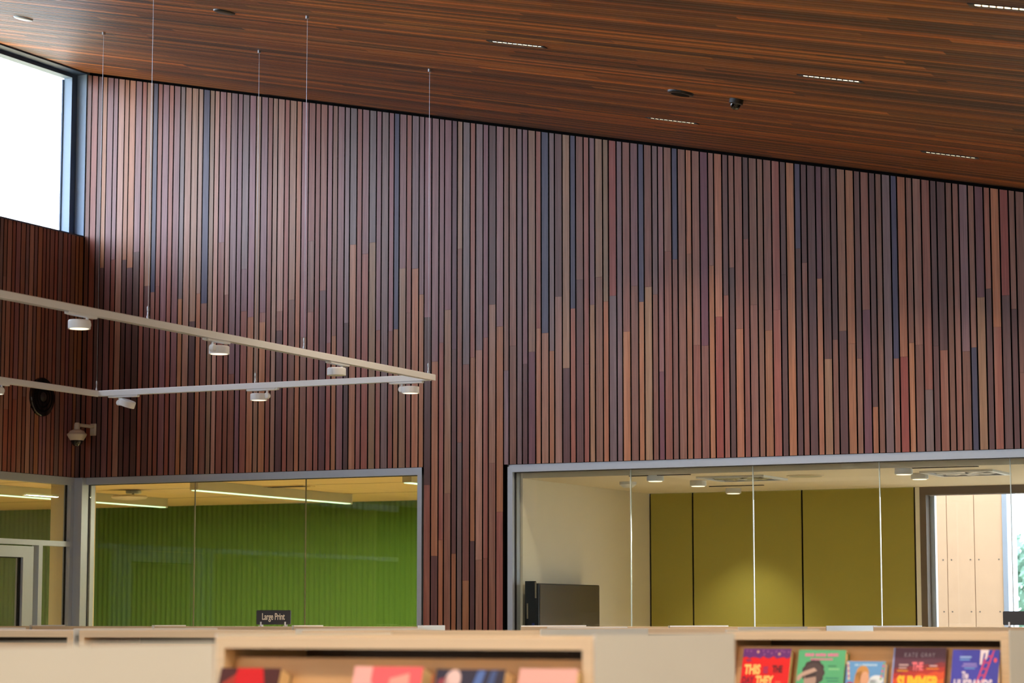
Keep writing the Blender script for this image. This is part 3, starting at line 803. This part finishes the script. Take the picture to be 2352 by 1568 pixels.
# ------------------------------------------------------------------ things on the left wall corner
t = empty('wall_speaker', (XL, 12.42, 2.905)); tag(t, 'round black speaker on the slatted left wall', 'speaker')
auto_smooth(MB().lathe([(0.118, 0.018), (0.123, 0.014), (0.124, 0.0)][::-1], seg=40, axis='X').build('body', M['dome'], t))
for r in (0.095, 0.068, 0.040):
    MB().lathe([(r, 0.0185), (r-0.004, 0.022), (r-0.008, 0.0185)], seg=36, axis='X', cap=False).build('cone_ring', M['black'], t)
auto_smooth(MB().lathe([(0.030, 0.0182), (0.022, 0.026), (0.006, 0.030)], seg=24, axis='X').build('cone_cap', M['black_metal'], t))

t = empty('security_camera', (-9.245, YW, 2.73)); tag(t, 'white dome security camera on a bracket in the corner', 'camera')
bevel(box('wall_plate', -0.022, 0.022, -0.012, 0.0, -0.045, 0.032, M['camera_white'], t), 0.003)
mb = MB().box(-0.014, 0.014, -0.165, -0.012, 0.002, 0.022)
bevel(mb.build('arm', M['camera_white'], t), 0.004)
cy0 = -0.180
auto_smooth(MB().lathe([(0.018, -0.018), (0.020, -0.010), (0.018, 0.018), (0.012, 0.026)], (0, cy0, 0), seg=20).build('neck', M['camera_white'], t))
hd = auto_smooth(MB().lathe([(0.042, -0.088), (0.048, -0.078), (0.060, -0.060), (0.063, -0.050), (0.060, -0.044), (0.052, -0.040), (0.046, -0.028), (0.024, -0.018)], (0, cy0, 0), seg=32).build('housing', M['camera_white'], t), 25)
auto_smooth(MB().lathe([(0.004, -0.128), (0.020, -0.122), (0.034, -0.108), (0.040, -0.092), (0.041, -0.086)], (0, cy0, 0), seg=28).build('dome', M['dome'], t), 60)

# ------------------------------------------------------------------ shelving
SHZ = 1.469; TB = 0.0207; SP = 0.020
def shelf_unit(x0, x1, yf, depth, label, cat='bookshelf', lean=True):
    t = empty('display_shelf', ((x0+x1)/2, yf+depth/2, 0)); tag(t, label, cat, 'timber and white display shelves')
    hx, hy = (x1-x0)/2, depth/2
    box('side_panel', -hx, -hx+SP, -hy, hy, 0.0, SHZ, M['ply'], t)
    box('side_panel', hx-SP, hx, -hy, hy, 0.0, SHZ, M['ply'], t)
    box('end_sheet', hx, hx+0.003, -hy+0.004, hy, 0.03, SHZ+0.0062, M['white_lam'], t)
    box('end_sheet', -hx-0.003, -hx, -hy+0.004, hy, 0.03, SHZ+0.0062, M['white_lam'], t)
    box('top_board', -hx+SP, hx-SP, -hy, hy, SHZ-TB, SHZ-0.0004, M['ply'], t)
    by = -hy+min(0.30, depth*0.8)
    box('back_panel', -hx+SP, hx-SP, by, by+0.012, 0.1, SHZ-TB, M['back_dark'], t)
    box('plinth', -hx+SP, hx-SP, -hy+0.04, hy-0.02, 0.0, 0.10, M['ply'], t)
    for z in (0.42, 0.78):
        box('shelf_board', -hx+SP, hx-SP, -hy+0.01, by, z, z+0.02, M['ply'], t)
    if lean:
        # sloping display board with a lip for the books
        ty, tz, a = -hy+0.040, 1.431, math.radians(20)
        u = (math.sin(a), math.cos(a)); L = 0.33
        b0 = (ty-u[0]*L, tz-u[1]*L)
        n_ = (math.cos(a)*0.012, -math.sin(a)*0.012)
        mb = MB().prism([b0, (b0[0]+n_[0], b0[1]+n_[1]), (ty+n_[0], tz+n_[1]), (ty, tz)], 'X', -hx+SP, hx-SP)
        mb.build('display_board', M['ply_shaded'], t)
        box('display_lip', -hx+SP, hx-SP, b0[0]-0.06, b0[0]+0.012, b0[1]-0.02, b0[1]-0.002, M['ply'], t)
    return t
U1 = shelf_unit(-2.509, -1.731, 3.884, 0.690, 'nearest timber display shelf holding four blurred books')
U2 = shelf_unit(-2.365, -1.591, 6.194, 0.785, 'timber display shelf at the lower right holding five face-out books')
U0 = shelf_unit(-2.301, -1.527, 1.574, 0.785, 'shelf at the lower left showing only its plain white end panel')
V0 = shelf_unit(-3.98, -3.20, 8.50, 0.785, 'shelf top just showing above the white end panel between the two book displays')
V1 = shelf_unit(-3.70, -2.925, 6.194, 0.785, 'shelf top just showing behind the middle of the nearest book display')
V2 = shelf_unit(-4.50, -3.725, 6.194, 0.785, 'shelf top just showing below the Large Print sign')
V3 = shelf_unit(-5.30, -4.525, 6.194, 0.785, 'shelf top just showing behind the white end panel at the lower left')
F1 = [shelf_unit(-6.50, -5.78, 10.8, 0.30, 'far low shelf right of the Large Print sign, ending at the slatted pier'),
      shelf_unit(-7.36, -6.515, 10.8, 0.30, 'far low shelf carrying the Large Print sign'),
      shelf_unit(-8.16, -7.38, 10.8, 0.30, 'far low shelf below the left part of the green room glass'),
      shelf_unit(-8.96, -8.18, 10.8, 0.30, 'far low shelf below the glass door at the left edge')]
F2 = [shelf_unit(-5.20, -4.42, 10.8, 0.785, 'far low shelf in front of the display screen'),
      shelf_unit(-4.41, -3.63, 10.8, 0.785, 'far low shelf in front of the olive panels'),
      shelf_unit(-3.40, -2.625, 10.8, 0.785, 'far low shelf at the right with a blank charcoal sign on top')]

# ------------------------------------------------------------------ lettering
def text_mesh(name, s, size, mat, parent, loc, rot=(math.pi/2, 0, 0), sx=1.0, align='CENTER', ext=0.0003, bold=0.0, spacing=1.0):
    cu = bpy.data.curves.new(name, 'FONT'); cu.body = s; cu.size = size; cu.align_x = align; cu.align_y = 'BOTTOM_BASELINE'
    cu.extrude = ext; cu.offset = bold; cu.resolution_u = 3; cu.space_character = spacing
    tmp = bpy.data.objects.new(name, cu); col.objects.link(tmp)
    dg = bpy.context.evaluated_depsgraph_get()
    me = bpy.data.meshes.new_from_object(tmp.evaluated_get(dg)); me.name = name
    bpy.data.objects.remove(tmp); bpy.data.curves.remove(cu)
    me.materials.clear(); me.materials.append(mat)
    o = bpy.data.objects.new(name, me); o.location = loc; o.rotation_euler = rot; o.scale = (sx, 1, 1)
    return link(o, parent)

def rounded(w, h, r, n=5):
    pts = []
    for (cx_, cz_, a0) in ((w/2-r, h/2-r, 0), (-w/2+r, h/2-r, 90), (-w/2+r, -h/2+r, 180), (w/2-r, -h/2+r, 270)):
        for i in range(n+1):
            a = math.radians(a0+90*i/n); pts.append((cx_+r*math.cos(a), cz_+r*math.sin(a)))
    return pts
def sign(x, y, z, w, h, text, label):
    t = empty('shelf_sign', (x, y, z)); tag(t, label, 'sign', 'charcoal signs on the far shelves')
    MB().prism([(p[0], p[1]+h/2+0.010) for p in reversed(rounded(w, h, 0.005))], 'Y', -0.004, 0.004).build('sign_plate', M['sign'], t)
    for s in (-1, 1):
        mb = MB().box(s*w*0.36-0.004, s*w*0.36+0.004, -0.009, -0.0045, 0, 0.024).box(s*w*0.36-0.004, s*w*0.36+0.004, 0.0045, 0.009, 0, 0.016).box(s*w*0.36-0.012, s*w*0.36+0.006, -0.009, 0.009, 0, 0.003)
        mb.build('sign_clip', M['clip'], t)
    if text:
        text_mesh('lettering', text, 0.048, M['sign_text'], t, (0, -0.0045, h/2+0.010-0.012), sx=0.69, bold=0.0008, spacing=0.95)
sign(-6.640, 10.83, SHZ, 0.205, 0.074, 'Large Print', 'small charcoal sign reading Large Print in cream letters')
sign(-2.700, 10.83, SHZ, 0.205, 0.062, None, 'blank-looking charcoal sign cut by the right edge of the picture')

# ------------------------------------------------------------------ books
TILT = math.radians(20)
def book(unit_front, xl, wide, w, h, thick, ztop, cover_rgb, label):
    """Leans on the display board of a shelf whose front plane is at unit_front; xl is the left edge, ztop the height of the cover's top edge."""
    # plane of the display board: passes (front+0.040, 1.431) and leans back by TILT
    zb = ztop-thick*math.sin(TILT)                     # back top edge
    yb = unit_front+0.040-(1.431-zb)*math.tan(TILT)-0.001
    o = empty('book', (xl+wide/2, yb-h*math.sin(TILT), zb-h*math.cos(TILT)))
    o.rotation_euler = (-TILT, 0, 0); o.scale = (wide/w, 1, 1)
    tag(o, label, 'book', 'face-out books on the display shelves')
    c = flat(cover_rgb)
    mb = MB().box(-w/2, w/2, -thick, -thick+0.0012, 0, h).box(-w/2, w/2, -0.0012, 0, 0, h).box(-w/2, -w/2+0.0012, -thick+0.0012, -0.0012, 0, h)
    cov = mb.build('cover', c, o)
    box('page_block', -w/2+0.0014, w/2-0.002, -thick+0.0014, -0.0014, 0.001, h-0.001, M['pages'], o)
    return o, cov
def patch(cov, thick, pts, rgb, name='cover_print', lift=1):
    """flat printed shape on the front cover, points in cover coordinates (x from the centre, z from the foot)"""
    y = -thick-0.0002*lift
    a = sum(pts[i][0]*pts[(i+1) % len(pts)][1]-pts[(i+1) % len(pts)][0]*pts[i][1] for i in range(len(pts)))
    if a > 0: pts = list(reversed(pts))
    return MB().prism(pts, 'Y', y, -thick+0.0001).build(name, flat(rgb), cov)
def ellipse(cx, cz, rx, rz, n=18, rot=0.0):
    c, s = math.cos(rot), math.sin(rot)
    return [(cx+rx*math.cos(2*PI*i/n)*c-rz*math.sin(2*PI*i/n)*s, cz+rx*math.cos(2*PI*i/n)*s+rz*math.sin(2*PI*i/n)*c) for i in range(n)]
def rect(x0, x1, z0, z1): return [(x0, z0), (x1, z0), (x1, z1), (x0, z1)]
def ctext(cov, thick, s, x, z, size, rgb, sx=0.8, bold=0.0, align='LEFT', lift=3, spacing=1.0):
    return text_mesh('cover_lettering', s, size, flat(rgb), cov, (x, -thick-0.0002*lift-0.0002, z), sx=sx, bold=bold, align=align, ext=0.0002, spacing=spacing)

f1, f2 = 3.884, 6.194
H = 0.225
# near shelf
th_ = 0.042
b, c = book(f1, -2.486, 0.130, 0.128, H, th_, 1.412, (74, 26, 14), 'dark brown and red book at the left end of the nearest shelf')
patch(c, th_, [(-0.028, H), (0.026, H), (0.034, H-0.03), (0.022, H-0.10), (-0.03, H-0.10), (-0.034, H-0.05)], (206, 10, 8))
patch(c, th_, [(-0.056, H-0.03), (-0.030, H-0.012), (-0.026, H-0.08), (-0.060, H-0.09)], (170, 52, 28))
b, c = book(f1, -2.200, 0.141, 0.146, H, th_, 1.417, (232, 96, 100), 'coral pink book in the middle of the nearest shelf')
patch(c, th_, [(-0.073, H), (-0.034, H), (-0.034, H-0.028), (-0.010, H-0.060), (-0.073, H-0.075)], (236, 170, 160))
patch(c, th_, [(0.006, H-0.022), (0.046, H-0.012), (0.052, H-0.09), (0.0, H-0.09)], (238, 158, 142))
b, c = book(f1, -2.031, 0.137, 0.146, H, th_, 1.4135, (46, 40, 58), 'dark navy book with a pale figure on the nearest shelf')
patch(c, th_, ellipse(-0.036, H-0.022, 0.017, 0.022, rot=-0.3), (226, 190, 184))
patch(c, th_, [(-0.066, H-0.020), (-0.048, H-0.014), (-0.040, H-0.060), (-0.070, H-0.060)], (150, 60, 70))
patch(c, th_, [(0.016, H-0.002), (0.032, H-0.002), (0.010, H-0.10), (-0.012, H-0.10)], (84, 110, 170))
patch(c, th_, [(0.044, H-0.002), (0.056, H-0.002), (0.040, H-0.10), (0.024, H-0.10)], (66, 84, 130))
patch(c, th_, ellipse(0.022, H-0.10, 0.03, 0.06), (150, 112, 96), lift=2)
b, c = book(f1, -1.866, 0.112, 0.146, H, th_, 1.416, (226, 168, 156), 'pale pink book beside the right stile of the nearest shelf')
for (x_, z_) in ((0.010, 0.060), (0.030, 0.052), (-0.012, 0.070)):
    patch(c, th_, ellipse(x_, H-z_, 0.006, 0.014), (120, 112, 20))
patch(c, th_, rect(-0.055, 0.05, H-0.036, H-0.030), (214, 140, 140))

# right shelf
t2 = 0.030
b, c = book(f2, -2.315, 0.135, 0.146, H, t2, 1.4245, (220, 12, 14), 'red book with purple top, leftmost on the right display shelf')
pts = [(-0.073, H), (0.073, H)]
n_ = 14
for i in range(n_+1):
    x_ = 0.073-0.146*i/n_
    pts.append((x_, H-0.020-0.008*abs(math.sin(i*1.15+0.4))))
patch(c, t2, pts, (98, 36, 110))
for (x_, z_, r_) in ((-0.062, 0.006, 3), (-0.050, 0.007, 3), (-0.028, 0.009, 4.2), (-0.012, 0.006, 3), (-0.008, 0.016, 3), (0.002, 0.008, 3), (0.014, 0.013, 3), (0.028, 0.008, 3), (0.038, 0.015, 4.2), (0.044, 0.006, 3), (0.052, 0.009, 3), (0.066, 0.009, 3)):
    patch(c, t2, ellipse(x_, H-z_, r_*0.001, r_*0.001, 12), (196, 140, 130) if r_ > 4 else (136, 74, 128), lift=2)
patch(c, t2, ellipse(-0.054, H-0.033, 0.009, 0.004, 14), (150, 36, 80), lift=2)
ctext(c, t2, 'THIS', -0.064, H-0.071, 0.036, (252, 196, 110), sx=0.66, bold=0.0016)
ctext(c, t2, 'IS', -0.006, H-0.069, 0.026, (160, 40, 92), sx=0.80, bold=0.0010)
ctext(c, t2, 'THE', 0.022, H-0.066, 0.026, (96, 8, 26), sx=0.62, bold=0.0012)
ctext(c, t2, 'DAY', -0.068, H-0.098, 0.027, (120, 10, 40), sx=0.64, bold=0.0010)
ctext(c, t2, 'THEY', -0.026, H-0.101, 0.034, (252, 196, 110), sx=0.62, bold=0.0016)
patch(c, t2, rect(0.034, 0.050, H-0.096, H-0.091), (226, 90, 60), lift=2)
ctext(c, t2, 'DREAM', -0.070, H-0.136, 0.036, (224, 86, 120), sx=0.66, bold=0.0012)
for (x_, z_) in ((0.026, 0.108), (0.034, 0.118), (0.052, 0.112), (0.060, 0.106)):
    patch(c, t2, ellipse(x_, H-z_, 0.004, 0.004, 10), (240, 130, 90), lift=2)

b, c = book(f2, -2.158, 0.131, 0.146, H, t2, 1.422, (84, 170, 118), 'green book with a black and white figure shading the eyes')
def small_print(cov, thick, x0, x1, z, hgt, rgb, seed):
    # lines of print too small to read in the picture: a row of letter-sized blocks
    rnd = random.Random(seed); x_ = x0
    while x_ < x1:
        w_ = rnd.uniform(0.45, 0.8)*hgt
        patch(cov, thick, rect(x_, min(x1, x_+w_), z, z+hgt*rnd.uniform(0.85, 1.0)), rgb, lift=2)
        x_ += w_+0.18*hgt+(0.5*hgt if rnd.random() < 0.12 else 0)
small_print(c, t2, -0.052, 0.050, H-0.018, 0.0085, (222, 110, 158), 5)
small_print(c, t2, -0.034, 0.034, H-0.029, 0.006, (206, 120, 150), 6)
for i in range(11):
    a_ = 2*PI*i/11
    patch(c, t2, ellipse(-0.022+0.024*math.cos(a_), H-0.064+0.026*math.sin(a_), 0.012, 0.012, 12), (62, 48, 50))
patch(c, t2, ellipse(-0.022, H-0.066, 0.030, 0.030), (74, 58, 58), lift=2)
patch(c, t2, ellipse(-0.030, H-0.085, 0.019, 0.026), (172, 142, 128), lift=3)
patch(c, t2, [(-0.046, H-0.068), (-0.014, H-0.062), (-0.012, H-0.074), (-0.046, H-0.080)], (58, 44, 44), lift=4)
patch(c, t2, [(-0.078+0.006, H-0.084), (-0.070, H-0.072), (-0.050, H-0.060), (-0.020, H-0.050), (-0.010, H-0.058), (-0.030, H-0.066), (-0.054, H-0.074), (-0.066, H-0.088)], (188, 156, 140), lift=5)
patch(c, t2, ellipse(-0.034, H-0.104, 0.010, 0.004), (120, 84, 80), lift=4)
patch(c, t2, [(-0.058, H-0.16), (-0.038, H-0.108), (-0.014, H-0.108), (0.012, H-0.16)], (150, 120, 108), lift=2)
patch(c, t2, rect(0.024, 0.058, H-0.056, H-0.051), (128, 196, 138), lift=2)
patch(c, t2, rect(0.022, 0.048, H-0.047, H-0.043), (60, 130, 90), lift=2)
patch(c, t2, rect(0.016, 0.058, H-0.080, H-0.077), (48, 128, 104), lift=2)
patch(c, t2, rect(0.022, 0.058, H-0.088, H-0.085), (48, 128, 104), lift=2)
patch(c, t2, rect(0.028, 0.058, H-0.096, H-0.093), (110, 190, 150), lift=2)

Hs = 0.19
b, c = book(f2, -2.022, 0.105, 0.118, Hs, 0.028, 1.393, (96, 152, 206), 'shorter sky-blue book with a fair-haired child on its cover')
small_print(c, 0.028, -0.034, 0.034, Hs-0.013, 0.006, (178, 206, 228), 7)
patch(c, 0.028, ellipse(0.036, Hs-0.052, 0.022, 0.014), (214, 222, 230))
patch(c, 0.028, ellipse(0.024, Hs-0.060, 0.016, 0.010), (206, 216, 226))
patch(c, 0.028, ellipse(-0.008, Hs-0.034, 0.020, 0.022), (196, 140, 76), lift=2)
patch(c, 0.028, [(-0.030, Hs-0.034), (-0.010, Hs-0.024), (-0.014, Hs-0.080), (-0.034, Hs-0.074)], (188, 128, 66), lift=2)
patch(c, 0.028, ellipse(0.0, Hs-0.048, 0.013, 0.020), (214, 160, 128), lift=3)
patch(c, 0.028, [(-0.012, Hs-0.060), (0.008, Hs-0.064), (0.012, Hs-0.10), (-0.024, Hs-0.10)], (208, 150, 118), lift=2)
patch(c, 0.028, ellipse(-0.044, Hs-0.075, 0.018, 0.018), (176, 30, 70), lift=4)
for i in range(7):
    patch(c, 0.028, ellipse(-0.055+0.001*i, Hs-0.006-0.007*i, 0.0035, 0.0035, 10), (214, 130, 140) if i % 2 else (230, 200, 150), lift=2)
    patch(c, 0.028, ellipse(0.055-0.001*i, Hs-0.006-0.007*i, 0.0035, 0.0035, 10), (214, 100, 120) if i % 2 else (120, 170, 120), lift=2)

b, c = book(f2, -1.901, 0.141, 0.148, H, 0.014, 1.429, (84, 36, 62), 'purple and orange book titled The Summer on the right display shelf')
t3 = 0.014
for (k_, za, zb_, rgb) in ((0, 0.050, 0.070, (132, 30, 40)), (1, 0.062, 0.082, (176, 36, 28)), (2, 0.074, 0.10, (214, 70, 20)), (3, 0.094, H, (226, 104, 14))):
    pts = [(-0.074, H-za-0.012)]
    for i in range(1, 12):
        x_ = -0.074+0.148*i/12
        pts.append((x_, H-za-0.010+0.020*(i/12)+0.003*math.sin(i*1.9+k_)))
    pts += [(0.074, H-za+0.010), (0.074, H-zb_), (-0.074, H-zb_)]
    if zb_ < H-0.001: pts[-2] = (0.074, H-zb_-0.02); pts[-1] = (-0.074, H-zb_-0.03)
    else: pts[-2] = (0.074, 0.0); pts[-1] = (-0.074, 0.0)
    patch(c, t3, pts, rgb, lift=1+k_)
ctext(c, t3, 'KATE GRAY', 0.0, H-0.026, 0.0165, (176, 156, 170), sx=0.78, align='CENTER', spacing=1.35, lift=5)
ctext(c, t3, 'THE', -0.003, H-0.062, 0.030, (236, 112, 124), sx=0.56, bold=0.0014, align='CENTER', lift=6)
ctext(c, t3, 'SUMMER', 0.0, H-0.112, 0.047, (250, 192, 40), sx=0.64, bold=0.0022, align='CENTER', lift=7)
for (x0_, x1_, z_, rgb) in ((-0.056, -0.030, 0.046, (196, 160, 160)), (-0.056, -0.034, 0.054, (190, 150, 150)), (-0.060, -0.030, 0.062, (214, 140, 30)), (0.030, 0.052, 0.048, (200, 160, 165)), (0.022, 0.056, 0.056, (220, 120, 24))):
    patch(c, t3, rect(x0_, x1_, H-z_-0.004, H-z_), rgb, lift=6)
patch(c, t3, rect(-0.074, -0.071, H-0.12, H-0.001), (150, 170, 226), lift=6)

b, c = book(f2, -1.738, 0.124, 0.148, H, t2, 1.4245, (52, 52, 168), 'royal blue book titled The Husbands with a red ladder, by the stile')
patch(c, t2, [(-0.060, H-0.0), (0.074, H-0.0), (0.074, H-0.16), (0.026, H-0.16), (0.074-0.018, H-0.08)], (44, 46, 156))
for s_ in (0.0, 0.018):
    patch(c, t2, [(0.052+s_-0.016, H), (0.056+s_-0.016, H), (-0.004+s_, H-0.13), (-0.009+s_, H-0.13)], (214, 56, 96), lift=3)
for i in range(6):
    x_ = 0.038-0.0072*i; z_ = H-0.016-0.017*i
    patch(c, t2, [(x_-0.002, z_-0.0035), (x_+0.016, z_-0.0035), (x_+0.017, z_), (x_, z_)], (196, 50, 96), lift=3)
patch(c, t2, [(0.014, H), (0.040, H), (0.034, H-0.026), (0.029, H-0.026), (0.030, H-0.008), (0.024, H-0.010), (0.020, H-0.040), (0.014, H-0.040)], (226, 208, 214), lift=4)
patch(c, t2, ellipse(0.062, H-0.028, 0.005, 0.006, 12), (226, 70, 80), lift=3)
patch(c, t2, rect(-0.050, -0.014, H-0.022, H-0.018), (150, 180, 226), lift=3)
patch(c, t2, rect(-0.050, -0.018, H-0.029, H-0.025), (96, 146, 206), lift=3)
patch(c, t2, rect(-0.038, 0.004, H-0.040, H-0.037), (158, 140, 206), lift=3)
patch(c, t2, rect(-0.042, 0.006, H-0.046, H-0.043), (150, 130, 200), lift=3)
patch(c, t2, rect(-0.034, 0.0, H-0.052, H-0.049), (96, 146, 206), lift=3)
ctext(c, t2, 'The', -0.040, H-0.078, 0.026, (222, 206, 226), sx=0.50, bold=0.0010, lift=5)
ctext(c, t2, 'HUSBANDS', -0.064, H-0.108, 0.038, (224, 208, 226), sx=0.62, bold=0.0014, lift=5)
